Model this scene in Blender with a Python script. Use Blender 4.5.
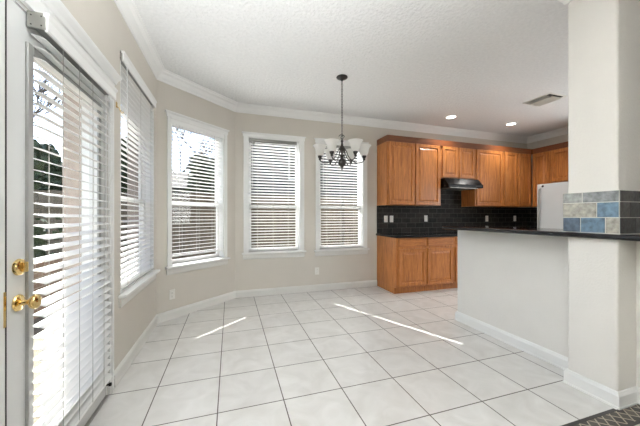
import bpy, bmesh, math, random
from mathutils import Vector, Matrix
PI = math.pi
scene = bpy.context.scene
for o in list(bpy.data.objects):
    bpy.data.objects.remove(o)
C = scene.collection

# ------------------------------------------------------------------ camera
cam_d = bpy.data.cameras.new('camera')
cam = bpy.data.objects.new('camera', cam_d); C.objects.link(cam)
cam.location = (0, 0, 1.21)
cam.rotation_euler = (PI/2, 0, -0.31)
cam_d.sensor_width = 36.0
cam_d.lens = 36.0*280.0/640.0
cam_d.shift_y = 3.0/640.0
cam_d.clip_start = 0.02
scene.camera = cam

# ------------------------------------------------------------------ world, sun, large lights, exposure
world = bpy.data.worlds.new('world'); scene.world = world; world.use_nodes = True
wn = world.node_tree.nodes; wl = world.node_tree.links
sky = wn.new('ShaderNodeTexSky'); sky.sky_type = 'NISHITA'; sky.sun_disc = False
sky.sun_elevation = math.radians(42); sky.sun_rotation = math.radians(-25.5)
sky.air_density = 1.0; sky.dust_density = .6
hs_ = wn.new('ShaderNodeHueSaturation'); hs_.inputs['Saturation'].default_value = 1.0
wl.new(sky.outputs[0], hs_.inputs['Color']); wl.new(hs_.outputs[0], wn['Background'].inputs['Color'])
wn['Background'].inputs['Strength'].default_value = 0.34

def light(name, kind, loc, rot, energy, color=(1,1,1), size=1, size_y=None, **kw):
    d = bpy.data.lights.new(name, kind); d.energy = energy; d.color = color
    if kind == 'AREA':
        d.size = size
        if size_y: d.shape = 'RECTANGLE'; d.size_y = size_y
    o = bpy.data.objects.new(name, d); C.objects.link(o)
    o.location = loc; o.rotation_euler = rot
    for k, v in kw.items(): setattr(d, k, v)
    return o

sun = light('sun', 'SUN', (-3, 8, 8), (0,0,0), 20, (1, .96, .9))
sun.data.angle = math.radians(0.6)
sun.rotation_euler = Vector((.43, -.9, -.9)).to_track_quat('-Z', 'Y').to_euler()
# added soft fill behind the camera; the rear wall has no opening
light('rear_fill_light', 'AREA', (1.2, -3.7, 1.6), (PI/2+.15, 0, 0), 4, (.97, .985, 1), 3.6, 2.2)
# added fill by the right kitchen wall, out of frame; no window there
light('kitchen_fill_light', 'AREA', (5.9, 1.75, 1.55), (PI/2+.2, 0, PI/2), 34, (.93, .97, 1), 1.3, 1.2)

# added upward fill behind the camera, brightening the room off the ceiling
light('ceiling_fill_light', 'AREA', (-.35, -.4, 1.35), (PI-.3, 0, 0), 112, (.94, .975, 1), .7).data.spread = math.radians(110)

vs = scene.view_settings
vs.view_transform = 'Standard'; vs.look = 'None'; vs.gamma = 1; vs.use_curve_mapping = False
vs.exposure = 0.42

# ------------------------------------------------------------------ materials
def lin(c):
    return tuple(((v/255)/12.92 if v/255 <= .04045 else ((v/255+.055)/1.055)**2.4) for v in c) + (1,)

def mat(name, rgb, rough=.5, metal=0.0, bump=0, bscale=200, var=0, vscale=3, spec=.5, bdist=.004, **kw):
    m = bpy.data.materials.new(name); m.use_nodes = True
    n = m.node_tree.nodes; l = m.node_tree.links; b = n['Principled BSDF']
    b.inputs['Base Color'].default_value = lin(rgb)
    b.inputs['Roughness'].default_value = rough
    b.inputs['Metallic'].default_value = metal
    b.inputs['Specular IOR Level'].default_value = spec
    for k, v in kw.items(): b.inputs[k].default_value = v
    tc = n.new('ShaderNodeTexCoord')
    if bump:
        t = n.new('ShaderNodeTexNoise'); t.inputs['Scale'].default_value = bscale; t.inputs['Detail'].default_value = 4
        l.new(tc.outputs['Object'], t.inputs['Vector'])
        bp = n.new('ShaderNodeBump'); bp.inputs['Strength'].default_value = bump; bp.inputs['Distance'].default_value = bdist
        l.new(t.outputs['Fac'], bp.inputs['Height']); l.new(bp.outputs[0], b.inputs['Normal'])
    # a slight variation of the colour everywhere, so nothing is flat
    t2 = n.new('ShaderNodeTexNoise'); t2.inputs['Scale'].default_value = vscale; t2.inputs['Detail'].default_value = 5
    l.new(tc.outputs['Object'], t2.inputs['Vector'])
    r = n.new('ShaderNodeValToRGB'); v = var or .02
    c = lin(rgb)
    r.color_ramp.elements[0].position = .3; r.color_ramp.elements[1].position = .7
    r.color_ramp.elements[0].color = tuple(x*(1-v) for x in c[:3])+(1,)
    r.color_ramp.elements[1].color = tuple(min(1, x*(1+v)) for x in c[:3])+(1,)
    l.new(t2.outputs['Fac'], r.inputs[0]); l.new(r.outputs[0], b.inputs['Base Color'])
    return m

def emis(name, rgb, s):
    m = bpy.data.materials.new(name); m.use_nodes = True
    b = m.node_tree.nodes['Principled BSDF']
    b.inputs['Base Color'].default_value = lin(rgb)
    b.inputs['Emission Color'].default_value = lin(rgb); b.inputs['Emission Strength'].default_value = s
    return m

def wood(name, dark, light_, horiz=False, scale=1.0, rough=.38):
    m = bpy.data.materials.new(name); m.use_nodes = True
    n = m.node_tree.nodes; l = m.node_tree.links; b = n['Principled BSDF']
    tc = n.new('ShaderNodeTexCoord'); mp = n.new('ShaderNodeMapping')
    mp.inputs['Scale'].default_value = (3*scale, 30*scale, 30*scale) if horiz else (30*scale, 30*scale, 2.2*scale)
    l.new(tc.outputs['Object'], mp.inputs['Vector'])
    t = n.new('ShaderNodeTexNoise'); t.inputs['Scale'].default_value = 1.6; t.inputs['Detail'].default_value = 8
    t.inputs['Roughness'].default_value = .65; t.inputs['Distortion'].default_value = .8
    l.new(mp.outputs[0], t.inputs['Vector'])
    r = n.new('ShaderNodeValToRGB')
    r.color_ramp.elements[0].position = .3; r.color_ramp.elements[0].color = lin(dark)
    r.color_ramp.elements[1].position = .68; r.color_ramp.elements[1].color = lin(light_)
    l.new(t.outputs['Fac'], r.inputs[0]); l.new(r.outputs[0], b.inputs['Base Color'])
    bp = n.new('ShaderNodeBump'); bp.inputs['Strength'].default_value = .12; bp.inputs['Distance'].default_value = .002
    l.new(t.outputs['Fac'], bp.inputs['Height']); l.new(bp.outputs[0], b.inputs['Normal'])
    b.inputs['Roughness'].default_value = rough
    b.inputs['Coat Weight'].default_value = .25; b.inputs['Coat Roughness'].default_value = .25
    return m

def bricks(name, c1, c2, mortar, w, h, ms, plane='XZ', offset=.5, rough=.5, noise=.35, nscale=9, loc=(0,0,0), bump=.4, mixc=None, spec=.5):
    """brick / tile pattern in metres on the plane given, each tile with its own tone"""
    m = bpy.data.materials.new(name); m.use_nodes = True
    n = m.node_tree.nodes; l = m.node_tree.links; b = n['Principled BSDF']
    tc = n.new('ShaderNodeTexCoord'); sp = n.new('ShaderNodeSeparateXYZ'); cb = n.new('ShaderNodeCombineXYZ')
    l.new(tc.outputs['Object'], sp.inputs[0])
    l.new(sp.outputs[plane[0]], cb.inputs['X']); l.new(sp.outputs[plane[1]], cb.inputs['Y'])
    mp = n.new('ShaderNodeMapping'); mp.inputs['Location'].default_value = loc
    l.new(cb.outputs[0], mp.inputs['Vector'])
    t = n.new('ShaderNodeTexBrick'); t.offset = offset; t.offset_frequency = 2; t.squash = 1
    t.inputs['Scale'].default_value = 1; t.inputs['Brick Width'].default_value = w; t.inputs['Row Height'].default_value = h
    t.inputs['Mortar Size'].default_value = ms; t.inputs['Mortar Smooth'].default_value = .1; t.inputs['Bias'].default_value = 0
    t.inputs['Color1'].default_value = lin(c1); t.inputs['Color2'].default_value = lin(c2); t.inputs['Mortar'].default_value = lin(mortar)
    l.new(mp.outputs[0], t.inputs['Vector'])
    ns = n.new('ShaderNodeTexNoise'); ns.inputs['Scale'].default_value = nscale; ns.inputs['Detail'].default_value = 7; ns.inputs['Distortion'].default_value = 1.2
    l.new(tc.outputs['Object'], ns.inputs['Vector'])
    r = n.new('ShaderNodeValToRGB'); r.color_ramp.elements[0].position = .3; r.color_ramp.elements[1].position = .72
    r.color_ramp.elements[0].color = lin(mixc[0]) if mixc else (.6,.6,.6,1)
    r.color_ramp.elements[1].color = lin(mixc[1]) if mixc else (1,1,1,1)
    l.new(ns.outputs['Fac'], r.inputs[0])
    mx = n.new('ShaderNodeMix'); mx.data_type = 'RGBA'; mx.blend_type = 'MIX' if mixc else 'MULTIPLY'
    mx.inputs['Factor'].default_value = noise
    l.new(t.outputs['Color'], mx.inputs['A']); l.new(r.outputs[0], mx.inputs['B'])
    # mortar stays its own colour
    mx2 = n.new('ShaderNodeMix'); mx2.data_type = 'RGBA'
    l.new(t.outputs['Fac'], mx2.inputs['Factor']); l.new(mx.outputs['Result'], mx2.inputs['A'])
    mx2.inputs['B'].default_value = lin(mortar)
    l.new(mx2.outputs['Result'], b.inputs['Base Color'])
    inv = n.new('ShaderNodeMath'); inv.operation = 'SUBTRACT'; inv.inputs[0].default_value = 1
    l.new(t.outputs['Fac'], inv.inputs[1])
    bp = n.new('ShaderNodeBump'); bp.inputs['Strength'].default_value = bump; bp.inputs['Distance'].default_value = .003
    l.new(inv.outputs[0], bp.inputs['Height']); l.new(bp.outputs[0], b.inputs['Normal'])
    b.inputs['Roughness'].default_value = rough; b.inputs['Specular IOR Level'].default_value = spec
    return m

def glass(name, tint=(1,1,1), refl=.08, rough=0.0):
    m = bpy.data.materials.new(name); m.use_nodes = True
    n = m.node_tree.nodes; l = m.node_tree.links
    n.remove(n['Principled BSDF'])
    tr = n.new('ShaderNodeBsdfTransparent'); tr.inputs['Color'].default_value = (*tint, 1)
    gl = n.new('ShaderNodeBsdfGlossy'); gl.inputs['Roughness'].default_value = rough
    mx = n.new('ShaderNodeMixShader'); mx.inputs[0].default_value = refl
    l.new(tr.outputs[0], mx.inputs[1]); l.new(gl.outputs[0], mx.inputs[2])
    l.new(mx.outputs[0], n['Material Output'].inputs['Surface'])
    return m

M = {}
M['wall'] = mat('painted wall', (211,205,195), .75, bump=.35, bscale=110, var=.02)
M['wall_white'] = mat('textured off white plaster', (226,223,218), .75, bump=.5, bscale=80, var=.02)
M['ceiling'] = mat('textured white ceiling', (232,232,231), .85, bump=1.0, bscale=36, var=.04, vscale=36, bdist=.012)
M['trim'] = mat('white gloss trim', (236,236,234), .35)
M['trim_cream'] = mat('white semi gloss trim', (226,225,220), .4)
M['door'] = mat('white door paint', (222,223,222), .22)
M['slat'] = mat('white faux wood slat', (240,240,238), .4)
M['headrail'] = mat('galvanised headrail', (165,166,163), .4, .6)
M['bracket'] = mat('nickel bracket', (150,149,144), .35, .8)
M['cord'] = mat('grey cord', (176,174,168), .8)
M['oak'] = wood('honey oak', (142,80,34), (206,134,70))
M['oak_h'] = wood('honey oak sideways', (140,78,34), (198,128,66), True)
M['oak_dark'] = wood('oak moulding', (92,46,18), (128,72,34), True)
M['granite'] = mat('black granite', (14,14,16), .1, var=.9, vscale=160)
M['granite_edge'] = mat('polished dark granite', (22,22,25), .1, var=.7, vscale=140)
M['black_enamel'] = mat('black enamel', (5,5,6), .25, spec=.1)
M['fridge'] = mat('white appliance enamel', (215,219,221), .3, bump=.1, bscale=400)
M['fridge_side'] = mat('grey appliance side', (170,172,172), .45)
M['brass'] = mat('polished brass', (232,202,138), .12, 1.0)
M['pewter'] = mat('antique pewter', (78,76,74), .33, .85)
M['plate'] = mat('white plastic plate', (236,234,228), .35)
M['slot'] = mat('dark slot', (40,38,36), .6)
M['vent'] = mat('off white vent metal', (228,226,218), .5, 0)
M['vent_dark'] = mat('dark duct', (46,42,36), .8)
M['glass'] = glass('window glass', (.97,.98,.98), .015)
M['screen'] = glass('insect screen mesh', (.86,.86,.87), .0)
M['rubber'] = mat('dark rubber', (45,42,40), .6)
M['floor_tile'] = bricks('cream floor tile', (222,220,216), (213,211,208), (80,73,66), .41, .41, .0036, 'XY', 0, .3,
                         
                         .42, 5.0, (.075, .222-.41, 0), .35, mixc=((192,189,183), (232,231,229)))
M['backsplash'] = bricks('dark slate tile', (8,9,12), (54,49,45), (92,90,86), .19, .088, .0028, 'XZ', .5, .5,
                         .35, 14, (.03, -.91, 0), .6, mixc=((8,10,14), (66,62,56)), spec=.15)
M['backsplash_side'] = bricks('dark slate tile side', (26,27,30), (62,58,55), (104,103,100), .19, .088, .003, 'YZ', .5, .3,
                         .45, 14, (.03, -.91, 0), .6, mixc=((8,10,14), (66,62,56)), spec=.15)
M['brick_out'] = bricks('tan house brick', (120,96,78), (146,122,102), (160,150,138), .2, .07, .006, 'YZ', .5, .85)
M['brick_veneer'] = mat('pinkish tan brick reveal', (188,174,162), .85, bump=.5, bscale=40, var=.12, vscale=16)
M['fence'] = wood('weathered fence wood', (86,77,64), (126,113,95), False, .35, .9)
M['siding'] = bricks('grey lap siding', (82,83,85), (94,94,95), (52,52,52), 8, .17, .006, 'XZ', 0, .8)
M['siding_y'] = bricks('grey lap siding side', (98,100,104), (110,112,116), (66,68,70), 8, .17, .006, 'YZ', 0, .8)
M['roof'] = bricks('dark shingle', (30,30,32), (42,41,41), (48,48,50), .3, .14, .004, 'XY', .5, .9)
M['bark'] = mat('grey bark', (104,96,88), .9, bump=.6, bscale=30, var=.2)
M['leaf'] = mat('dark green leaves', (58,72,44), .7, var=.4, vscale=8)
M['grass'] = mat('dry ground', (110,100,84), .95, bump=.8, bscale=60, var=.25, vscale=4)
M['carpet'] = mat('pale carpet', (206,200,188), .95, bump=.6, bscale=300, var=.04)

# the alabaster glass of the chandelier shades
def alabaster():
    m = bpy.data.materials.new('white alabaster glass'); m.use_nodes = True
    n = m.node_tree.nodes; l = m.node_tree.links; b = n['Principled BSDF']
    b.inputs['Base Color'].default_value = lin((250,249,247)); b.inputs['Roughness'].default_value = .25
    tl = n.new('ShaderNodeBsdfTranslucent'); tl.inputs['Color'].default_value = lin((250,249,246))
    mx = n.new('ShaderNodeMixShader'); mx.inputs[0].default_value = .5
    tc = n.new('ShaderNodeTexCoord'); t = n.new('ShaderNodeTexNoise'); t.inputs['Scale'].default_value = 18; t.inputs['Detail'].default_value = 4
    l.new(tc.outputs['Object'], t.inputs['Vector'])
    r = n.new('ShaderNodeMapRange'); r.inputs['To Min'].default_value = .45; r.inputs['To Max'].default_value = .7
    l.new(t.outputs['Fac'], r.inputs['Value']); l.new(r.outputs[0], mx.inputs[0])
    l.new(b.outputs[0], mx.inputs[1]); l.new(tl.outputs[0], mx.inputs[2])
    l.new(mx.outputs[0], n['Material Output'].inputs['Surface'])
    return m
M['alabaster'] = alabaster()

# ------------------------------------------------------------------ mesh helpers
class MB:
    def __init__(s): s.bm = bmesh.new()
    def face(s, vs_, mi=0):
        try:
            f = s.bm.faces.new(vs_); f.material_index = mi; return f
        except ValueError: return None
    def box(s, x0, x1, y0, y1, z0, z1, mi=0, m=None):
        v = [s.bm.verts.new(Vector((x, y, z))) for x in (x0, x1) for y in (y0, y1) for z in (z0, z1)]
        if m is not None:
            for q in v: q.co = m @ q.co
        for a in ((0,1,3,2),(4,6,7,5),(0,4,5,1),(2,3,7,6),(0,2,6,4),(1,5,7,3)): s.face([v[i] for i in a], mi)
        return s
    def loft(s, rings, closed=True, cap=True, mi=0):
        R = [[s.bm.verts.new(Vector(p)) for p in r] for r in rings]
        n = len(R[0])
        for a, b in zip(R, R[1:]):
            for i in range(n if closed else n-1):
                s.face([a[i], a[(i+1) % n], b[(i+1) % n], b[i]], mi)
        if cap and closed:
            s.face(R[0][::-1], mi); s.face(R[-1], mi)
        return s
    def lathe(s, prof, c=(0,0,0), n=20, mi=0, cap=True, axis='Z', m=None):
        rings = []
        for r, h in prof:
            ring = []
            for i in range(n):
                a = 2*PI*i/n; x, y = r*math.cos(a), r*math.sin(a)
                p = Vector((x, y, h)) if axis == 'Z' else (Vector((x, h, y)) if axis == 'Y' else Vector((h, x, y)))
                p = p + Vector(c)
                if m is not None: p = m @ p
                ring.append(p)
            rings.append(ring)
        return s.loft(rings, True, cap, mi)
    def tube(s, pts, r, n=8, mi=0, closed=False):
        pts = [Vector(p) for p in pts]; rings = []
        rr = r if isinstance(r, (list, tuple)) else [r]*len(pts)
        up = Vector((0,0,1)); prev = None
        N = len(pts)
        for i, p in enumerate(pts):
            if closed: d = pts[(i+1) % N]-pts[i-1]
            else: d = pts[min(i+1, N-1)]-pts[max(i-1, 0)]
            d.normalize()
            if prev is None:
                a = up if abs(d.dot(up)) < .9 else Vector((1,0,0))
                u = d.cross(a).normalized()
            else:
                u = (prev - d*prev.dot(d)).normalized()
            prev = u; w = d.cross(u)
            rings.append([p + (u*math.cos(2*PI*k/n) + w*math.sin(2*PI*k/n))*rr[i] for k in range(n)])
        if closed: rings.append(rings[0])
        return s.loft(rings, True, not closed, mi)
    def sweep(s, path, prof, mi=0, side=1):
        """sweep profile (out, z) along a horizontal polyline; 'out' grows to the right of travel * side"""
        path = [Vector(p[:2]) for p in path]; rings = []
        for i, p in enumerate(path):
            ds = []
            if i > 0: ds.append((path[i]-path[i-1]).normalized())
            if i < len(path)-1: ds.append((path[i+1]-path[i]).normalized())
            ns = [Vector((d.y, -d.x))*side for d in ds]
            if len(ns) == 2:
                b = (ns[0]+ns[1]).normalized(); k = 1/max(.2, b.dot(ns[0])); nn = b*k
            else: nn = ns[0]
            rings.append([(p.x+nn.x*o, p.y+nn.y*o, z) for o, z in prof])
        return s.loft(rings, True, True, mi)
    def build(s, name, mats, parent=None, smooth=False, bevel=0, seg=2, loc=None, rotz=None, weld=False):
        if weld: bmesh.ops.remove_doubles(s.bm, verts=s.bm.verts, dist=1e-5)
        bmesh.ops.recalc_face_normals(s.bm, faces=s.bm.faces)
        me = bpy.data.meshes.new(name); s.bm.to_mesh(me); s.bm.free()
        for mm in (mats if isinstance(mats, (list, tuple)) else [mats]): me.materials.append(mm)
        o = bpy.data.objects.new(name, me); C.objects.link(o)
        if parent: o.parent = parent
        if loc is not None: o.location = loc
        if rotz is not None: o.rotation_euler = (0,0,rotz)
        if smooth:
            for p in me.polygons: p.use_smooth = True
            e = o.modifiers.new('edges', 'EDGE_SPLIT'); e.split_angle = math.radians(40)
        if bevel:
            b = o.modifiers.new('bevel', 'BEVEL'); b.width = bevel; b.segments = seg; b.limit_method = 'ANGLE'; b.angle_limit = math.radians(40)
        return o

def struct(o): o['kind'] = 'structure'; return o
def tag(o, label, cat, group=None, kind=None):
    o['label'] = label; o['category'] = cat
    if group: o['group'] = group
    if kind: o['kind'] = kind
    return o
def empty(name, loc=(0,0,0), rotz=0):
    o = bpy.data.objects.new(name, None); C.objects.link(o); o.location = loc; o.rotation_euler = (0,0,rotz)
    o.empty_display_size = .1
    return o

# ------------------------------------------------------------------ plan of the room
CH = 2.86
XL = -.79; YA = 3.56; PB = (.07, 4.325); YB = 4.325; XR = 6.0; YR = -4.0
ANG = math.atan2(PB[1]-YA, PB[0]-XL); LA = math.hypot(PB[0]-XL, PB[1]-YA)
# wall frames: local x runs left to right seen from inside, local y points out of the room
FR = {'left': ((XL, YR), PI/2), 'bay': ((XL, YA), ANG), 'back': ((PB[0], YB), 0.0), 'right': ((XR, YB), -PI/2)}
WT = .14

def wall(name, key, length, openings, mtl, e0=.0, e1=.12):
    (ox, oy), a = FR[key]
    b = MB(); x = -e0
    for (a0, a1, z0, z1) in sorted(openings):
        b.box(x, a0, 0, WT, 0, CH)
        if z0 > 0: b.box(a0, a1, 0, WT, 0, z0)
        b.box(a0, a1, 0, WT, z1, CH); x = a1
    b.box(x, length+e1, 0, WT, 0, CH)
    return struct(b.build(name, mtl, loc=(ox, oy, 0), rotz=a))

# openings in wall-frame x
yl = lambda y: y-YR
W1 = (yl(2.47), yl(3.44), .62, 2.42)
DO = (yl(1.325), yl(2.235), 0, 2.055)
W2 = (.168, .94, .62, 2.37)
W3 = (.252-PB[0], 1.055-PB[0], .66, 2.40)
W4 = (1.375-PB[0], 2.165-PB[0], .66, 2.40)
wl_ = wall('wall_left', 'left', YA-YR, [W1, DO], M['wall'], .12)
# brick veneer outside the left wall, its reveals seen through the door blind
b = MB(); x = 0
for (a0, a1, z0, z1) in (DO, W1):
    b.box(x, a0-.01, WT+.002, WT+.11, -.2, CH+.1)
    if z0 > 0: b.box(a0-.01, a1+.01, WT+.002, WT+.11, -.2, z0-.01)
    b.box(a0-.01, a1+.01, WT+.002, WT+.11, z1+.01, CH+.1); x = a1+.01
b.box(x, YA-YR+.05, WT+.002, WT+.11, -.2, CH+.1)
b.build('brick_veneer', M['brick_veneer'], wl_)
wall('wall_bay', 'bay', LA, [W2], M['wall'])
wall_back = wall('wall_back', 'back', XR-PB[0], [W3, W4], M['wall'])
wall('wall_right', 'right', YB-YR, [], M['wall'])
# wall behind the camera
b = MB()
b.box(XL, XR, YR-WT, YR, 0, CH)
struct(b.build('wall_rear', M['wall']))
b = MB(); b.box(XL-WT, XR+WT, YR-WT, YB+WT+.02, CH, CH+.12)
struct(b.build('ceiling', M['ceiling']))
poly = [(XL-WT, 1.045), (XR+WT, 1.045), (XR+WT, YB+WT), (PB[0]-.1, YB+WT), (XL-WT, YA+.05)]
b = MB(); b.loft([[(x, y, z) for x, y in poly] for z in (-.1, 0)])
struct(b.build('floor', M['floor_tile']))
b = MB(); b.box(XL-WT, XR+WT, YR-WT, .985, -.1, 0)
struct(b.build('floor_carpet', M['carpet'])).name = 'floor_living_room'

# threshold strip of dark mosaic between the tiled nook and the next room
def mosaic():
    m = bricks('slate mosaic', (44,42,40), (92,84,76), (168,158,142), .052, .052, .004, 'XY', 0, .45, .4, 40)
    mp = [n for n in m.node_tree.nodes if n.type == 'MAPPING'][0]
    mp.inputs['Rotation'].default_value = (0, 0, math.radians(40))
    return m
M['mosaic'] = mosaic()
M['mosaic_border'] = mat('black pencil tile', (36,34,32), .35, var=.3, vscale=30)
st = MB().box(XL-WT, XR+WT, .995, 1.045, -.1, .0005).box(XL-WT, 2.32, 1.045, 1.10, -.05, .001).box(2.32, 2.512, 1.045, 1.117, -.05, .001)
st = struct(st.build('floor_threshold', M['mosaic'])); st.name = 'trim_3'
for y0, y1 in ((.985, 1.003), (1.092, 1.112)):
    MB().box(XL, 2.29 if y0 > 1 else 2.5, y0, y1, -.02, .003).build('border_tile', M['mosaic_border'], st)

# ------------------------------------------------------------------ crown mouldings and baseboards
crown = [(0, CH-.115), (.012, CH-.115), (.018, CH-.098), (.035, CH-.075), (.05, CH-.045), (.07, CH-.03), (.078, CH-.014), (.09, CH-.012), (.09, CH), (0, CH)]
room = [(XL, YR), (XL, YA), PB, (XR, YB), (XR, YR)]
struct(MB().sweep(room, crown).build('trim_1', M['trim']))
base = [(0, 0), (.018, 0), (.018, .012), (.014, .014), (.014, .078), (.009, .09), (.006, .1), (0, .104)]
def baseboard(name, path):
    return struct(MB().sweep(path, base).build(name, M['trim_cream']))
baseboard('baseboard_left', [(XL, YR), (XL, 1.24)])
baseboard('baseboard_left', [(XL, 2.325), (XL, YA), PB, (2.42, YB)]).name = 'baseboard_back'

# ------------------------------------------------------------------ windows
def profile_cap(x0, x1, z, d=.03):
    """head casing with a small cornice"""
    b = MB()
    b.box(x0, x1, -.018, 0, z, z+.035)
    rings = []
    for (o, zz) in ((.018, z+.035), (.022, z+.04), (.03, z+.048), (.034, z+.056), (.034, z+.064)):
        rings.append([(x0-o+.018, 0, zz), (x0-o+.018, -o, zz), (x1+o-.018, -o, zz), (x1+o-.018, 0, zz)])
    b.loft(rings)
    return b

def window(n, key, op, casing=.065, meet=1.36, light_mat='glass'):
    (ox, oy), a = FR[key]; x0, x1, z0, z1 = op
    fr = MB(); t = .012
    fr.box(x0, x0+t, 0, WT, z0, z1); fr.box(x1-t, x1, 0, WT, z0, z1); fr.box(x0, x1, 0, WT, z1-t, z1); fr.box(x0, x1, .03, WT, z0, z0+t)
    root = struct(fr.build('window_%d' % n, M['trim'], loc=(ox, oy, 0), rotz=a))
    if casing > .02:
        c = MB(); c.box(x0-casing, x0, -.018, 0, z0, z1); c.box(x1, x1+casing, -.018, 0, z0, z1)
        c.build('casing', M['trim'], root, bevel=.003)
        profile_cap(x0-casing-.01, x1+casing+.01, z1).build('head_moulding', M['trim'], root)
    s = MB(); s.box(x0-casing-.025, x1+casing+.025, -.055, 0, z0-.022, z0+.002); s.box(x0, x1, 0, .1, z0-.022, z0+.012)
    s.build('stool', M['trim'], root, bevel=.005, seg=3)
    ap = MB(); ap.loft([[(x0-casing-.012+k, 0, z), (x0-casing-.012+k, -d, z), (x1+casing+.012-k, -d, z), (x1+casing+.012-k, 0, z)]
                        for z, d, k in ((z0-.022, .022, 0), (z0-.035, .018, .003), (z0-.085, .016, .006), (z0-.1, .008, .012))])
    ap.build('apron', M['trim_cream'], root)
    # two sashes, the lower one nearer to the room
    for (a0, a1, yy) in ((z0+.012, meet+.02, .082), (meet-.02, z1-t, .108)):
        sb = MB(); w = .04; X0, X1 = x0+t, x1-t
        sb.box(X0, X0+w, yy, yy+.024, a0, a1); sb.box(X1-w, X1, yy, yy+.024, a0, a1)
        sb.box(X0+w, X1-w, yy, yy+.024, a0, a0+.045); sb.box(X0+w, X1-w, yy, yy+.024, a1-.04, a1)
        so = sb.build('sash', M['trim'], root, bevel=.003)
        MB().box(X0+w, X1-w, yy+.01, yy+.014, a0+.045, a1-.04).build('pane', M['glass'], so)
    MB().box(x0+t, x1-t, .134, .1345, z0+.012, z1-t).build('insect_screen', M['screen'], root)
    return root

window(1, 'left', W1, casing=.02)
window(2, 'bay', W2, casing=.05)
window(3, 'back', W3)
window(4, 'back', W4)

# ------------------------------------------------------------------ blinds
def blind(key, x0, x1, z0, z1, yc, label, tilt=0, pitch=.044, width=.05, valance=True, end_cap=False, group='white slatted window blinds', wand=True, ladders=3, sag=0, head_mat=None, knob=False):
    """horizontal blind; tilt>0 lowers the room-side edge of the slats"""
    (ox, oy), a = FR[key]
    ca, sa = math.cos(a), math.sin(a)
    root = empty('window_blind', (ox+ca*(x0+x1)/2-sa*yc, oy+sa*(x0+x1)/2+ca*yc, z0), a)
    tag(root, label, 'window blind', group)
    hx = (x1-x0)/2; H_ = z1-z0
    MB().box(-hx, hx, -.024, .024, H_-.045, H_-.002).build('headrail', head_mat or M['headrail'], root, bevel=.002)
    if valance:
        v = MB(); v.loft([[(-hx-.012-o, -.03, z), (-hx-.012-o, -.038-o, z), (hx+.012+o, -.038-o, z), (hx+.012+o, -.03, z)]
                          for z, o in ((H_-.068, 0), (H_-.06, .004), (H_-.02, .004), (H_-.008, .01), (H_+.002, .012), (H_+.004, .012))])
        v.build('valance', M['slat'], root)
    if end_cap:
        e = MB(); e.box(-hx-.02, -hx, -.036, .026, H_-.062, H_+.004)
        eo = e.build('end_bracket', M['bracket'], root, bevel=.002)
        for yy in (-.022, .012):
            for zz in (H_-.05, H_-.012):
                MB().lathe([(.003, -.0215), (.003, -.019)], (-hx, yy, zz), 8, axis='X').build('screw', M['slot'], eo)
    n = int((H_-.075)/pitch); tl = math.radians(tilt)
    s = MB(); th = .0028
    for i in range(n):
        zc = .03 + (H_-.085-.03)*(i/(n-1)) if n > 1 else .05
        rings = []
        prof = []
        for k in range(5):
            u = -width/2 + width*k/4
            crown_ = .0022*(1-(2*u/width)**2)
            prof.append((u, crown_))
        sec = [(u, h+th/2) for u, h in prof] + [(u, h-th/2) for u, h in reversed(prof)]
        jit = random.uniform(-.6, .6)*PI/180
        ct, s_t = math.cos(tl+jit), math.sin(tl+jit)
        for xx in (-hx+.004, hx-.004):
            rings.append([(xx, u*ct - h*s_t, zc + u*s_t + h*ct) for u, h in sec])
        s.loft(rings)
    s.build('slats', M['slat'], root)
    br = MB(); br.box(-hx+.003, hx-.003, -.026, .026, 0, .016); br.build('bottom_rail', M['slat'], root, bevel=.004)
    lc = MB()
    xs = [-hx+.13+(2*hx-.26)*k/(ladders-1) for k in range(ladders)]
    for x in xs:
        for yy in (-.0265, .0265):
            lc.box(x-.0012, x+.0012, yy-.0008, yy+.0008, .01, H_-.04)
    lc.build('ladder_cord', M['cord'], root)
    if wand:
        MB().tube([(-hx+.05, -.045, H_-.06), (-hx+.052, -.047, H_-.35), (-hx+.05, -.046, H_-.75)], .0035, 6).build('tilt_wand', M['slat'], root, smooth=True)
    if knob:
        k = MB(); k.lathe([(.0, -.05), (.022, -.048), (.026, -.036), (.022, -.024), (0, -.022)], (-hx+.07, 0, H_-.075), 14, axis='Y')
        k.box(-hx+.005, -hx+.06, -.046, -.03, H_-.072, H_-.04)
        k.build('tilt_gear', M['bracket'], root, smooth=True)
    return root
random.seed(4)
blind('left', W1[0]+.012, W1[1]-.012, W1[2]+.03, W1[3]+.03, .02, 'white slatted blind on the narrow window between the glass door and the bay corner', tilt=14, end_cap=True)
blind('bay', W2[0]+.008, W2[1]-.03, W2[2]+.105, W2[3]-.004, .022, 'white slatted blind in the window of the angled bay wall', tilt=-5)
blind('back', W3[0]+.012, W3[1]-.05, W3[2]+.022, W3[3]-.012, .042, 'white slatted blind with grey headrail in the left back-wall window', tilt=-13, valance=False, knob=True, head_mat=M['bracket'])
blind('back', W4[0]+.012, W4[1]-.02, W4[2]+.022, W4[3]-.012, .042, 'white slatted blind in the right back-wall window, behind the chandelier', tilt=-13, valance=False)

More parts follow.
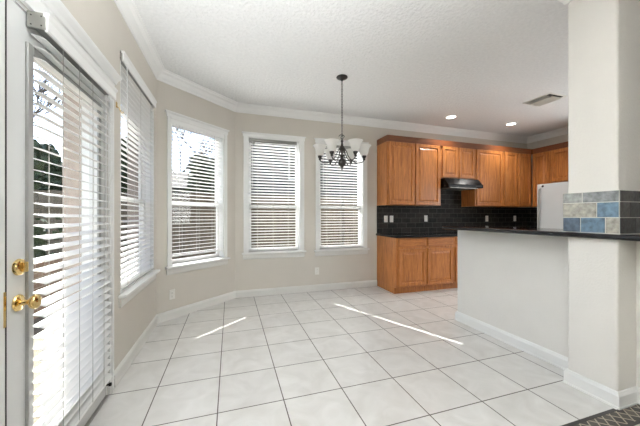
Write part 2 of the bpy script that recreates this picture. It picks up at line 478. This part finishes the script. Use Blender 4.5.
# ------------------------------------------------------------------ patio door with its blind, knob and lock
(ox, oy), a = FR['left']
x0, x1, z0, z1 = DO
j = MB(); j.box(x0, x0+.014, 0, WT, 0, z1); j.box(x1-.014, x1, 0, WT, 0, z1); j.box(x0, x1, 0, WT, z1-.014, z1)
j.box(x0, x0+.028, .05, .065, 0, z1); j.box(x1-.028, x1, .05, .065, 0, z1)
door = struct(j.build('door_1', M['trim'], loc=(ox, oy, 0), rotz=a))
c = MB()
for q0, q1 in ((x0-.09, x0-.022), (x1+.004, x1+.075)):
    c.box(q0, q1, -.016, 0, 0, z1+.004); c.box(q0+.02, q1-.02, -.022, -.016, 0, z1+.004)
c.build('casing', M['trim'], door, bevel=.004)
h = MB(); h.box(x0-.075, x1+.075, -.018, 0, z1+.004, z1+.075)
h.loft([[(x0-.075-o, 0, z), (x0-.075-o, -.018-o, z), (x1+.075+o, -.018-o, z), (x1+.075+o, 0, z)]
        for z, o in ((z1+.075, 0), (z1+.08, .008), (z1+.1, .014), (z1+.125, .03), (z1+.135, .034), (z1+.14, .034))])
h.build('head_moulding', M['trim'], door)
# slab with a tall glass light
sx0, sx1 = x0+.017, x1-.017; gx0, gx1 = sx0+.125, sx1-.115; gz0, gz1 = .27, 1.9
s = MB(); s.box(sx0, gx0, .004, .048, .012, z1-.018); s.box(gx1, sx1, .004, .048, .012, z1-.018)
s.box(gx0, gx1, .004, .048, .012, gz0); s.box(gx0, gx1, .004, .048, gz1, z1-.018)
slab = s.build('door_slab', M['door'], door)
f = MB()
for (q0, q1, r0, r1) in ((gx0-.02, gx0+.014, gz0-.02, gz1+.02), (gx1-.014, gx1+.02, gz0-.02, gz1+.02), (gx0+.014, gx1-.014, gz0-.02, gz0+.014), (gx0+.014, gx1-.014, gz1-.014, gz1+.02)):
    f.box(q0, q1, -.008, .004, r0, r1)
f.build('glazing_frame', M['headrail'], slab, bevel=.003)
MB().box(gx0, gx1, .024, .03, gz0, gz1).build('pane', M['glass'], slab)
MB().box(x0+.0105, x0+.0175, -.001, .03, .012, z1-.016).build('gap_strip', M['rubber'], door)  # dark strip standing in for the shaded gap between slab and jamb
MB().box(x0+.002, x0+.011, -.003, .03, .80, .93).build('strike_plate', M['brass'], door)
MB().box(x0+.014, x1-.014, -.012, WT, 0, .012).build('threshold', M['bracket'], door)
kx = yl(1.405)
k = MB(); k.lathe([(.03, 0), (.033, -.004), (.03, -.009), (.02, -.012), (.011, -.016), (.01, -.034), (.016, -.04), (.026, -.047), (.0285, -.056), (.026, -.064), (.016, -.069), (.003, -.07)], (kx, .004, .87), 24, axis='Y')
ko = k.build('door_knob', M['brass'], slab, smooth=True); ko['label'] = 'polished brass round knob'
k = MB(); k.lathe([(.03, 0), (.033, -.004), (.031, -.012), (.024, -.016), (.003, -.017)], (kx, .004, 1.01), 24, axis='Y')
ko = k.build('deadbolt', M['brass'], slab, smooth=True); ko['label'] = 'polished brass deadbolt with thumb turn'
MB().box(kx-.004, kx+.004, -.03, -.012, .99, 1.03).build('thumb_turn', M['brass'], slab, bevel=.003)
# bumper of the door at its lower hinge corner
db = MB(); db.lathe([(.012, 0), (.012, -.006), (.006, -.008), (.006, -.035), (.011, -.037), (.011, -.05), (.004, -.052)], (yl(2.17), .004, .105), 12, axis='Y')
db.build('door_bumper', M['rubber'], slab, smooth=True)
blind('left', yl(1.47), yl(2.17), .15, 2.045, -.026, 'tall white slatted blind mounted on the glass patio door with brass knob', tilt=15, end_cap=True, pitch=.046, wand=False, ladders=4)
# cord cleat beside the door
cl = MB(); cl.box(-.011, .011, 0, .003, -.02, .02)
hook = []
for i in range(9):
    t = i/8*PI; hook.append((.012*0, -.012-.014*math.sin(t), -.012-.05*i/8 if i < 5 else -.012-.05*4/8-.0*i))
cl.tube([(0, -.001, -.012), (0, -.012, -.02), (.002, -.02, -.04), (.01, -.03, -.055), (.02, -.032, -.05), (.024, -.032, -.038)], .0028, 7)
cl = cl.build('wall_hook', M['brass'], loc=(XL, 2.395, 2.02), rotz=PI/2, smooth=True)
cl.location = (XL+.003, 2.395, 2.02)
tag(cl, 'small metal wall hook between the glass door and the narrow window', 'hook')

# ------------------------------------------------------------------ half wall, pillar and bar top
PX0, PX1, PY0, PY1 = 2.325, 2.60, 1.108, 1.386
def rrect(x0, x1, y0, y1, r, z, n=5):
    out = []
    for (cx, cy, a0) in ((x1-r, y1-r, 0), (x0+r, y1-r, PI/2), (x0+r, y0+r, PI), (x1-r, y0+r, 1.5*PI)):
        for i in range(n+1):
            t = a0+PI/2*i/n; out.append((cx+r*math.cos(t), cy+r*math.sin(t), z))
    return out
b = MB(); b.loft([rrect(PX0, PX1, PY0, PY1, .016, z) for z in (0, CH)])
pil = struct(b.build('wall_pillar', M['wall_white'], smooth=True))
b = MB(); b.loft([rrect(2.515, 2.64, -1.6, 2.62, .016, z) for z in (0, 1.0595)])
struct(b.build('wall_peninsula', M['wall_white'], smooth=True))
pth = [(PX0, PY1), (PX0, PY0), (PX0, PY0)]
struct(MB().sweep([(2.64, 2.62), (2.515, 2.62), (2.515, PY1), (PX0, PY1), (PX0, PY0), (2.515, PY0), (2.515, -1.6)], base, side=1).build('baseboard_peninsula', M['trim']))
struct(MB().sweep([(PX0+.12, PY1), (PX1, PY1), (PX1, PY0), (PX0, PY0), (PX0, PY1), (PX0+.125, PY1)], crown, side=-1).build('trim_2', M['trim']))
# tile band round the pillar foot, each slate tile its own tone
cols = {'grey': (150,152,150), 'grey2': (128,131,132), 'blue': (98,122,142), 'blue2': (80,94,110), 'tan': (160,156,146), 'dark': (58,60,64), 'dark2': (74,74,76)}
tm = [mat('pillar grout', (212,210,203), .8)]
keys = list(cols)
for kname in keys:
    c_ = cols[kname]
    m_ = mat('slate '+kname, c_, .35, var=.45, vscale=32, bump=.4, bscale=60)
    tm.append(m_)
b = MB(); b.box(PX0-.016, PX1+.016, PY0-.016, PY1+.016, 1.0955, 1.372)
def strip(z0, z1, cuts_l, cols_l, cuts_f, cols_f):
    # faces: left (-X) seen from the nook, cuts in Y from far to near; front (-Y), cuts in X
    for (q0, q1), cn in zip(zip(cuts_l, cuts_l[1:]), cols_l):
        b.box(PX0-.019, PX0-.011, q1+.003, q0-.003, z0+.0025, z1-.0025, 1+keys.index(cn))
    for (q0, q1), cn in zip(zip(cuts_f, cuts_f[1:]), cols_f):
        b.box(q0+.003, q1-.003, PY0-.019, PY0-.011, z0+.0025, z1-.0025, 1+keys.index(cn))
    for (q0, q1), cn in zip(zip(cuts_f, cuts_f[1:]), cols_f[::-1]):
        b.box(q0+.003, q1-.003, PY1+.011, PY1+.019, z0+.0025, z1-.0025, 1+keys.index(cn))
    for (q0, q1), cn in zip(zip(cuts_l, cuts_l[1:]), cols_l[::-1]):
        b.box(PX1+.011, PX1+.019, q1+.003, q0-.003, z0+.0025, z1-.0025, 1+keys.index(cn))
Ya, Yb_ = PY1+.016, PY0-.016; Xa, Xb = PX0-.016, PX1+.016
strip(1.098, 1.200, [Ya, 1.295, 1.16, Yb_], ['blue2', 'blue', 'tan'], [Xa, 2.47, Xb], ['dark', 'dark2'])
strip(1.200, 1.300, [Ya, 1.205, Yb_], ['tan', 'blue'], [Xa, 2.41, Xb], ['dark2', 'dark'])
strip(1.300, 1.372, [Ya, 1.285, Yb_], ['grey', 'grey2'], [Xa, 2.46, Xb], ['dark2', 'dark'])
b.build('tile_band', tm, pil)['label'] = 'band of grey and blue slate tiles with white grout'

# bar top: polished dark granite with eased edge
b = MB()
def bar_ring(i, z):
    # outline moved inwards by i on the room side, the two far corners rounded
    out = []
    r = .045
    for (cx, cy, a0) in ((2.86-r, 2.63-r, 0), (2.28+r, 2.63-r, PI/2)):
        for k in range(7):
            t = a0+PI/2*k/6; out.append((cx+(r-i)*math.cos(t), cy+(r-i)*math.sin(t), z))
    out += [(2.28+i, -1.6, z), (2.86-i, -1.6, z), (2.86-i, 1.104, z), (2.3205, 1.104, z), (2.3205, 1.390, z), (2.86-i, 1.390, z)]
    return out
b.loft([bar_ring(.0175*(1-math.cos(a_*PI/10-PI/2)), 1.0775+.0175*math.sin(a_*PI/10-PI/2)) for a_ in range(11)])
bar = b.build('bar_counter', M['granite_edge'], smooth=True)
tag(bar, 'dark polished granite bar top running along the white half wall', 'counter')

# ------------------------------------------------------------------ kitchen cabinets
def panel(b, x0, x1, z0, z1, y, t=.023, stile=.055, mi=0):
    """raised panel door front facing -y, front face at y-t"""
    f = y-t
    def ring(i, yy): return [(x0+i, yy, z0+i), (x1-i, yy, z0+i), (x1-i, yy, z1-i), (x0+i, yy, z1-i)]
    st_ = min(stile, (x1-x0)*.22)
    b.loft([ring(0, y), ring(0, f+.004), ring(.004, f), ring(st_-.003, f), ring(st_, f+.013), ring(st_+.008, f+.0135), ring(st_+.034, f+.003), ring(st_+.036, f+.003)])
    return b
def drawer_front(b, x0, x1, z0, z1, y, t=.02):
    f = y-t
    def ring(i, yy): return [(x0+i, yy, z0+i), (x1-i, yy, z0+i), (x1-i, yy, z1-i), (x0+i, yy, z1-i)]
    b.loft([ring(0, y), ring(0, f+.006), ring(.004, f+.004), ring(.012, f), ring(.016, f)])
    return b
def cabinet(name, label, group, mtx, x0, x1, depth, z0, z1, doors, drawers=(), toe=False, crown_=None):
    """box from y=0 (wall) to y=-depth in a wall frame"""
    (ox, oy), a = mtx; xc = (x0+x1)/2
    ca, sa = math.cos(a), math.sin(a)
    root = empty(name, (ox+ca*xc, oy+sa*xc, z0), a)
    tag(root, label, 'cabinet', group)
    h = z1-z0; hx = (x1-x0)/2
    b = MB()
    if toe:
        b.box(-hx, hx, -depth, -.002, .1, h); b.box(-hx+.001, hx-.001, -depth+.06, -.002, 0, .1)
    else: b.box(-hx, hx, -depth, -.002, 0, h)
    b.build('cabinet_body', M['oak'], root, bevel=.0015, seg=1)
    for (a0, a1, b0, b1) in doors:
        panel(MB(), a0-xc, a1-xc, b0-z0, b1-z0, -depth).build('cabinet_door', M['oak'], root)
    for (a0, a1, b0, b1) in drawers:
        drawer_front(MB(), a0-xc, a1-xc, b0-z0, b1-z0, -depth).build('drawer', M['oak_h'], root)
    return root
FB = ((0.0, YB), 0.0)         # back wall frame with x in world metres
G = 'honey oak wall cabinets'
cabinet('wall_cabinet', 'double-door oak wall cabinet at the window end of the row', G, FB, 2.42, 3.487, .325, 1.39, 2.44,
        [(2.45, 2.942, 1.40, 2.425), (2.966, 3.462, 1.40, 2.425)])
cabinet('wall_cabinet', 'short double-door oak wall cabinet above the black range hood', G, FB, 3.49, 4.247, .325, 1.872, 2.44,
        [(3.515, 3.852, 1.887, 2.425), (3.882, 4.222, 1.887, 2.425)])
cabinet('wall_cabinet', 'single-door oak wall cabinet just right of the range hood', G, FB, 4.25, 4.917, .325, 1.39, 2.44,
        [(4.277, 4.893, 1.40, 2.425)])
cabinet('wall_cabinet', 'narrow two-door oak wall cabinet in the kitchen corner', G, FB, 4.92, 5.672, .325, 1.39, 2.44,
        [(4.945, 5.27, 1.40, 2.425), (5.315, 5.64, 1.40, 2.425)])
FRt = ((XR, 0.0), -PI/2)      # right wall frame: local x = -Y
cabinet('wall_cabinet', 'oak wall cabinet on the side wall left of the fridge', G, FRt, -3.985, -3.665, .32, 1.39, 2.44,
        [(-3.965, -3.69, 1.40, 2.425)])
cabinet('wall_cabinet', 'oak cabinet over the white fridge', G, FRt, -3.66, -2.70, .32, 1.83, 2.44,
        [(-3.635, -3.19, 1.845, 2.425), (-3.17, -2.725, 1.845, 2.425)])
# fill corner behind and the oak crown
cc = [(0, 2.425), (.022, 2.425), (.024, 2.445), (.032, 2.46), (.05, 2.485), (.058, 2.505), (.064, 2.51), (.064, 2.525), (0, 2.525)]
cm = MB().sweep([(2.418, YB-.003), (2.418, YB-.347), (XR-.342, YB-.347), (XR-.342, 2.70)], cc, side=-1)
# sweep 'out' must point into the room: travelling -y then +x then -y
cm = cm.build('cabinet_crown', M['oak_dark'])
tag(cm, 'dark oak crown moulding running along the tops of the wall cabinets', 'moulding')
G2 = 'honey oak base cabinets'
cabinet('base_cabinet', 'oak base cabinet with two doors and two drawers next to the window', G2, FB, 2.42, 3.512, .60, 0, .872,
        [(2.455, 2.95, .125, .70), (2.985, 3.48, .125, .70)], [(2.455, 2.95, .735, .86), (2.985, 3.48, .735, .86)], toe=True)
cabinet('base_cabinet', 'oak base cabinet partly hidden behind the end of the half wall', G2, FB, 3.515, 4.60, .60, 0, .872,
        [(3.535, 4.04, .125, .70), (4.07, 4.575, .125, .70)], [(3.535, 4.04, .735, .86), (4.07, 4.575, .735, .86)], toe=True)
ct = MB(); ct.loft([rrect(2.395+o, XR-.002, YB-.645+o, YB-.002, .01, z, 3) for o, z in ((.004, .874), (0, .88), (0, .902), (.004, .91))])
tag(ct.build('kitchen_countertop', M['granite'], smooth=True), 'black granite countertop on the oak base cabinets by the window', 'counter')
# backsplash
bs = MB(); bs.box(2.42, XR, YB-.009, YB, .91, 1.388); bs.box(3.489, 4.249, YB-.009, YB, 1.388, 1.87)
bso = bs.build('backsplash', M['backsplash']); struct(bso); bso.name = 'wall_back_tiles'
bs = MB(); bs.box(XR-.009, XR, 3.63, YB-.01, .91, 1.388)
bso = bs.build('wall_right_tiles', M['backsplash_side']); struct(bso)

# range hood
hd = empty('range_hood', (3.87, YB-.001, 1.70)); tag(hd, 'black range hood under the short wall cabinet', 'range hood')
def hood_ring(z, front, side=0): return [(-.378+side, -.011, z), (-.378+side, -front, z), (.378-side, -front, z), (.378-side, -.011, z)]
MB().loft([hood_ring(.0, .50), hood_ring(.03, .505), hood_ring(.055, .505), hood_ring(.06, .49), hood_ring(.165, .40, .0)]).build('hood_shell', M['black_enamel'], hd, bevel=.006)
MB().box(-.30, .30, -.46, -.06, -.008, 0).build('hood_filter', M['bracket'], hd)
MB().box(.2, .34, -.511, -.505, .015, .04).build('hood_switch_panel', M['slot'], hd)

# fridge
fr = empty('refrigerator', (5.62, 3.15, 0), -PI/2); tag(fr, 'white refrigerator against the right kitchen wall, partly behind the pillar', 'refrigerator')
MB().box(-.46, .46, -.29, .36, .02, 1.765).build('fridge_body', M['fridge_side'], fr, bevel=.006)
MB().box(-.46, .46, -.365, -.295, .62, 1.775).build('fridge_door', M['fridge'], fr, bevel=.014, seg=3)
MB().box(-.46, .46, -.365, -.295, .06, .61).build('freezer_drawer', M['fridge'], fr, bevel=.014, seg=3)
hdl = MB(); hdl.tube([(-.40, -.366, 1.70), (-.40, -.39, 1.68), (-.40, -.402, 1.60), (-.40, -.404, 1.2), (-.40, -.402, .80), (-.40, -.39, .72), (-.40, -.366, .70)], .011, 10)
hdl.build('fridge_handle', M['headrail'], fr, smooth=True)
MB().lathe([(.0, -.3665), (.02, -.3665), (.02, -.3655), (0, -.3655)], (-.36, 0, 1.735), 16, axis='Y').build('badge', M['slot'], fr)
MB().box(-.46, .46, -.27, .34, 0, .02).build('fridge_foot', M['rubber'], fr)

# ------------------------------------------------------------------ outlets and switches
def plate(key_loc, rot, label, kind='outlet', group='white wall plates'):
    r = empty('wall_outlet' if kind == 'outlet' else 'light_switch', key_loc, rot); tag(r, label, 'outlet' if kind == 'outlet' else 'switch', group)
    MB().box(-.036, .036, -.006, 0, -.058, .058).build('cover_plate', M['plate'], r, bevel=.003)
    if kind == 'outlet':
        for zz in (-.02, .02):
            so = MB().lathe([(.0165, -.0062), (.0165, -.0075), (.015, -.0082), (0, -.0082)], (0, 0, zz), 16, axis='Y').build('socket', M['plate'], r, smooth=True)
            s_ = MB(); s_.box(-.0075, -.0055, -.0085, -.008, zz-.001, zz+.007); s_.box(.0055, .0075, -.0085, -.008, zz-.001, zz+.007); s_.box(-.002, .002, -.0085, -.008, zz-.01, zz-.006)
            s_.build('slot', M['slot'], so)
    else:
        MB().box(-.012, .012, -.009, -.006, -.022, .022).build('switch_toggle', M['plate'], r, bevel=.002)
    return r
ca, sa = math.cos(ANG), math.sin(ANG)
plate((XL+ca*.18, YA+sa*.18, .285), ANG, 'white outlet low on the angled bay wall below its window')
plate((1.334, YB, .322), 0, 'white outlet low on the back wall between the two windows')
plate((2.592, YB-.009, 1.158), 0, 'white plate on the dark backsplash, closest to the window', 'outlet')
plate((2.705, YB-.009, 1.158), 0, 'white switch on the dark backsplash, second from the window', 'switch')
plate((3.428, YB-.009, 1.165), 0, 'white switch on the dark backsplash just left of the range hood', 'switch')
plate((4.884, YB-.009, 1.158), 0, 'white outlet on the dark backsplash right of the range hood')
plate((5.64, YB-.009, 1.158), 0, 'white outlet on the dark backsplash in the corner by the fridge')

# ------------------------------------------------------------------ ceiling fixtures
for i, (x, y, lab) in enumerate(((3.50, 3.775, 'round recessed ceiling light nearer the chandelier, above the left wall cabinets'),
                                 (4.79, 3.735, 'round recessed ceiling light farther right, above the kitchen corner'),
                                 (5.0, 2.1, 'added unseen recessed light over the middle of the kitchen'), (3.95, 1.55, 'added unseen recessed light over the kitchen side of the bar'))):  # last two are unseen lights added to brighten the kitchen
    r = empty('recessed_light', (x, y, CH)); tag(r, lab, 'ceiling light', 'recessed ceiling lights')
    MB().lathe([(.070, -.001), (.072, -.006), (.094, -.004), (.096, -.0005)], (0,0,0), 28, cap=False).build('trim_ring', M['trim'], r, smooth=True)
    MB().lathe([(.0, -.0035), (.071, -.0035), (.071, -.0015), (0, -.0015)], (0,0,0), 24, cap=False).build('lamp_lens', M.setdefault('lamp', emis('lit lamp lens', (255,252,244), 6)), r)
    l_ = light('recessed_lamp', 'SPOT', (0,0,-.02), (0,0,0), 36, (1,.97,.93)); l_.parent = r
    l_.data.spot_size = math.radians(120); l_.data.spot_blend = .8; l_.data.shadow_soft_size = .045
v = empty('ceiling_vent', (4.235, 2.81, CH)); tag(v, 'rectangular louvred air vent in the kitchen ceiling', 'vent')
f = MB()
for (a0, a1, b0, b1) in ((-.165, .165, -.19, -.165), (-.165, .165, .165, .19), (-.165, -.14, -.165, .165), (.14, .165, -.165, .165)):
    f.box(a0, a1, b0, b1, -.008, 0)
f.build('vent_frame', M['vent'], v, bevel=.002)
MB().box(-.14, .14, -.165, .165, -.0015, 0).build('duct', M['vent_dark'], v)
lv = MB()
for i in range(10):
    x = -.13+.26*i/9
    mtx = Matrix.Translation((x, 0, -.010)) @ Matrix.Rotation(math.radians(-48 if i < 4 else 40), 4, 'Y')
    lv.box(-.0145, .0145, -.125, .165, -.0007, .0007, m=mtx)
lv.build('louvre', M['vent'], v)

# ------------------------------------------------------------------ chandelier
ch = empty('chandelier', (1.263, 3.086, CH)); tag(ch, 'pewter six-arm chandelier with white glass bell shades hanging on a chain', 'chandelier')
MB().lathe([(.066, -.0005), (.068, -.006), (.06, -.016), (.036, -.028), (.014, -.036), (.008, -.05), (.002, -.052)], (0,0,0), 24).build('ceiling_canopy', M['pewter'], ch, smooth=True)
cn = MB(); z = -.05; i = 0
while z > -.735:
    pts = []
    for k in range(12):
        t = 2*PI*k/12; uu = .0085*math.cos(t); w = .0195*math.sin(t)
        pts.append((uu if i % 2 else 0, 0 if i % 2 else uu, z-.015+w))
    cn.tube(pts, .0026, 6, closed=True); z -= .031; i += 1
cn.build('chain', M['pewter'], ch, smooth=True)
zb = -1.105  # bottom finial
body = MB().lathe([(.002, zb), (.008, zb+.006), (.010, zb+.018), (.006, zb+.026), (.016, zb+.036), (.04, zb+.055), (.05, zb+.085), (.046, zb+.11), (.024, zb+.135), (.014, zb+.15),
                   (.028, zb+.165), (.03, zb+.175), (.014, zb+.19), (.012, zb+.22), (.03, zb+.235), (.042, zb+.25), (.032, zb+.265), (.016, zb+.29), (.011, zb+.33), (.018, zb+.345), (.009, zb+.36), (.004, zb+.37)], (0,0,0), 18)
body.build('column', M['pewter'], ch, smooth=True)
lp = MB(); pts = [(.016*math.cos(2*PI*k/14), 0, zb+.385+.022*math.sin(2*PI*k/14)) for k in range(14)]
lp.tube(pts, .0035, 6, closed=True)
for sgn in (-1, 1):
    lp.tube([(0, 0, -.69), (sgn*.012, .005, -.685), (sgn*.03, .008, -.695), (sgn*.04, .008, -.712)], [.006, .006, .005, .002], 6)
lp.build('top_loop', M['pewter'], ch, smooth=True)
ARM_R = .262
def arm_mesh():
    b = MB(); pts = []
    P = [(.012, zb+.235), (.035, zb+.246), (.055, zb+.215), (.075, zb+.165), (.115, zb+.115), (.17, zb+.086), (.22, zb+.088), (.25, zb+.103), (ARM_R, zb+.125)]
    for i in range(len(P)-1):
        p0 = P[max(i-1, 0)]; p1 = P[i]; p2 = P[i+1]; p3 = P[min(i+2, len(P)-1)]
        for k in range(4):
            t = k/4
            f_ = lambda a_, b_, c_, d_: .5*((2*b_)+(-a_+c_)*t+(2*a_-5*b_+4*c_-d_)*t*t+(-a_+3*b_-3*c_+d_)*t**3)
            pts.append((f_(p0[0], p1[0], p2[0], p3[0]), 0, f_(p0[1], p1[1], p2[1], p3[1])))
    pts.append((P[-1][0], 0, P[-1][1]))
    b.tube(pts, .006, 8)
    return b
for i in range(6):
    az = -.31 + i*PI/3
    arm = arm_mesh().build('arm', M['pewter'], ch, smooth=True); arm.rotation_euler = (0, 0, az)
    cup = MB().lathe([(.004, zb+0.113), (.012, zb+0.119), (.016, zb+0.131), (.013, zb+0.137), (.02, zb+0.145), (.026, zb+0.160), (.027, zb+0.169), (.0, zb+0.169)], (ARM_R, 0, 0), 14).build('candle_cup', M['pewter'], arm, smooth=True)
    sh = MB(); R_ = [(.024, .222), (.04, .236), (.050, .262), (.055, .292), (.064, .318), (.083, .342), (.086, .345), (.081, .345), (.061, .320), (.052, .294), (.047, .264), (.037, .240), (.022, .227)]
    sh.lathe([(r_, zb-.055+h_) for r_, h_ in R_], (ARM_R, 0, 0), 24, cap=False)
    sh.build('lamp_shade', M['alabaster'], arm, smooth=True)
    MB().lathe([(.013, zb+0.169), (.013, zb+0.195), (.024, zb+0.217), (.027, zb+0.237), (.02, zb+0.255), (.004, zb+0.263)], (ARM_R, 0, 0), 14).build('bulb', M['plate'], arm, smooth=True)

# ------------------------------------------------------------------ outside, seen between the slats
b = MB(); b.box(-30, 30, -25, 40, -.32, -.2)
struct(b.build('ground_outside', M['grass'])).name = 'floor_lawn'
def fence(x0, y0, x1, y1, h, label):
    L = math.hypot(x1-x0, y1-y0); a = math.atan2(y1-y0, x1-x0)
    r = empty('wood_fence', (x0, y0, -.2), a); tag(r, label, 'fence')
    b = MB(); n = int(L/.145)
    for i in range(n):
        b.box(i*.145, i*.145+.139, 0, .018, .03, h+random.uniform(-.01, .01))
    b.build('fence_boards', M['fence'], r)
    rl = MB()
    for z in (.35, h-.35): rl.box(0, L, -.04, 0, z-.045, z+.045)
    rl.build('fence_rails', M['fence'], r)
    for i in range(int(L/2.4)+1):
        MB().box(i*2.4, i*2.4+.09, -.13, -.04, 0, h-.05).build('fence_post', M['fence'], r)
    return r
fence(-9.0, 7.3, 8.0, 7.3, 1.95, 'weathered wooden fence seen through the back-wall blinds')
# neighbouring house over the fence
hs = empty('house', (6.9, 13.5, -.2)); tag(hs, 'grey-sided neighbouring house beyond the fence behind the back windows', 'house')
MB().box(-6.2, 8, -2, 6, 0, 5.4).build('house_wall', M['siding'], hs)
MB().loft([[(-6.6, -2.5, 5.2), (8.4, -2.5, 5.2), (8.4, 6.5, 5.2), (-6.6, 6.5, 5.2)], [(-6.6, 2, 7.6), (8.4, 2, 7.6), (8.4, 2.1, 7.6), (-6.6, 2.1, 7.6)]]).build('house_roof', M['roof'], hs)
for xx in (-4.6, -1.2, 2.5):
    w_ = MB().box(xx, xx+1.1, -2.05, -2, 2.9, 4.3).build('house_window', M['trim'], hs)
    MB().box(xx+.06, xx+1.04, -2.06, -2.045, 2.96, 4.24).build('window_glass', M['black_enamel'], w_)
# low dark-roofed shed to the left of it
sd = empty('house', (-6.5, 14, -.2)); tag(sd, 'low dark-roofed house beyond the bay window', 'house')
MB().box(-6, 6.2, -2.6, 2.6, 0, 2.45).build('house_wall', M['siding'], sd)
MB().loft([[(-6.4, -3.1, 2.4), (6.6, -3.1, 2.4), (6.6, 3.1, 2.4), (-6.4, 3.1, 2.4)], [(-5, -.05, 3.35), (5.2, -.05, 3.35), (5.2, .05, 3.35), (-5, .05, 3.35)]]).build('house_roof', M['roof'], sd)
# brick planter wall and hedge outside the patio door
b = MB(); b.box(-2.75, -2.55, 1.2, 6.5, -.2, .5); b.box(-2.78, -2.52, 1.17, 6.53, .5, .56)
tag(b.build('brick_wall', M['brick_out']), 'low tan brick wall outside the glass patio door', 'brick wall')
def foliage(b, n, X, Y, Z, size, leaf):
  for i in range(n):
    cx, cy, cz = random.uniform(*X), random.uniform(*Y), random.uniform(*Z)
    r_ = random.uniform(*size)
    for k in range(7):
        a_, e_ = random.uniform(0, 2*PI), random.uniform(-1.2, 1.4)
        d_ = Vector((math.cos(a_)*math.cos(e_), math.sin(a_)*math.cos(e_), math.sin(e_)))
        u_ = d_.orthogonal().normalized()*leaf; w_ = d_.cross(u_)
        p_ = Vector((cx, cy, cz))+d_*r_
        vv = [b.bm.verts.new(p_+q_) for q_ in (u_, w_, -u_, -w_)]
        b.face(vv)
hg = MB(); random.seed(11)
foliage(hg, 260, (-3.6, -3.0), (1.0, 6.4), (-.15, 1.15), (.1, .2), .05)
hg.box(-3.45, -3.15, 1.1, 6.3, -.25, 1.05)
tag(hg.build('hedge', M['leaf']), 'dark clipped hedge behind the low brick wall outside the door', 'hedge')
def tree(x, y, h, seed, label):
    random.seed(seed)
    r = empty('bare_tree', (x, y, -.2)); tag(r, label, 'tree')
    b = MB()
    def grow(p, d, r0, L, depth):
        pts = [p]; q = Vector(p)
        for k in range(4):
            d = (d + Vector((random.uniform(-.18, .18), random.uniform(-.18, .18), random.uniform(-.02, .12)))).normalized()
            q = q + d*L/4; pts.append(q.copy())
        r1 = r0*.62
        b.tube(pts, [max(.02, r0+(r1-r0)*k/4) for k in range(5)], 6 if depth > 2 else 4)
        if depth > 0:
            for k in range(3 if depth > 1 else 4):
                a_ = random.uniform(0, 2*PI); sp = random.uniform(.45, .9)
                nd = (d + Vector((math.cos(a_)*sp, math.sin(a_)*sp, random.uniform(-.1, .3)))).normalized()
                grow(pts[random.choice((2, 3, 4, 4))], nd, r1*.8, L*.72, depth-1)
    grow(Vector((0, 0, 0)), Vector((0, 0, 1)), .11*h/5, h*.36, 5)
    b.build('trunk_and_branches', M['bark'], r)
    return r
tree(-11.5, 21.5, 11, 3, 'bare tree seen against the sky through the patio door blind')
tree(-4.6, 22.0, 10, 8, 'bare tree seen through the bay window blind')

# dense evergreens beyond the fence, seen through the bay window
for i, (x, y, h, lab) in enumerate(((-4.7, 9.0, 3.3, 'dark evergreen farthest left beyond the fence, seen through the bay window'),
                                    (-2.7, 9.4, 3.7, 'dark evergreen in the middle beyond the fence, seen through the bay window'),
                                    (-.72, 9.0, 3.2, 'dark evergreen nearest the grey house beyond the fence'))):
    random.seed(20+i)
    r = empty('evergreen_tree', (x, y, -.2)); tag(r, lab, 'tree', 'evergreens beyond the fence')
    MB().tube([(0, 0, 0), (.03, 0, h*.5), (0, .02, h*.9)], [.09, .06, .02], 8).build('trunk', M['bark'], r)
    b = MB(); L_ = 7
    for k in range(L_):
        w_r = .78*(1-.62*k/L_); z_ = .3+(h-.5)*k/L_
        foliage(b, int(230*w_r), (-w_r*.8, w_r*.8), (-w_r*.8, w_r*.8), (z_, z_+(h-.3)/L_), (.1, .25), .085)
    b.build('foliage', M['leaf'], r)
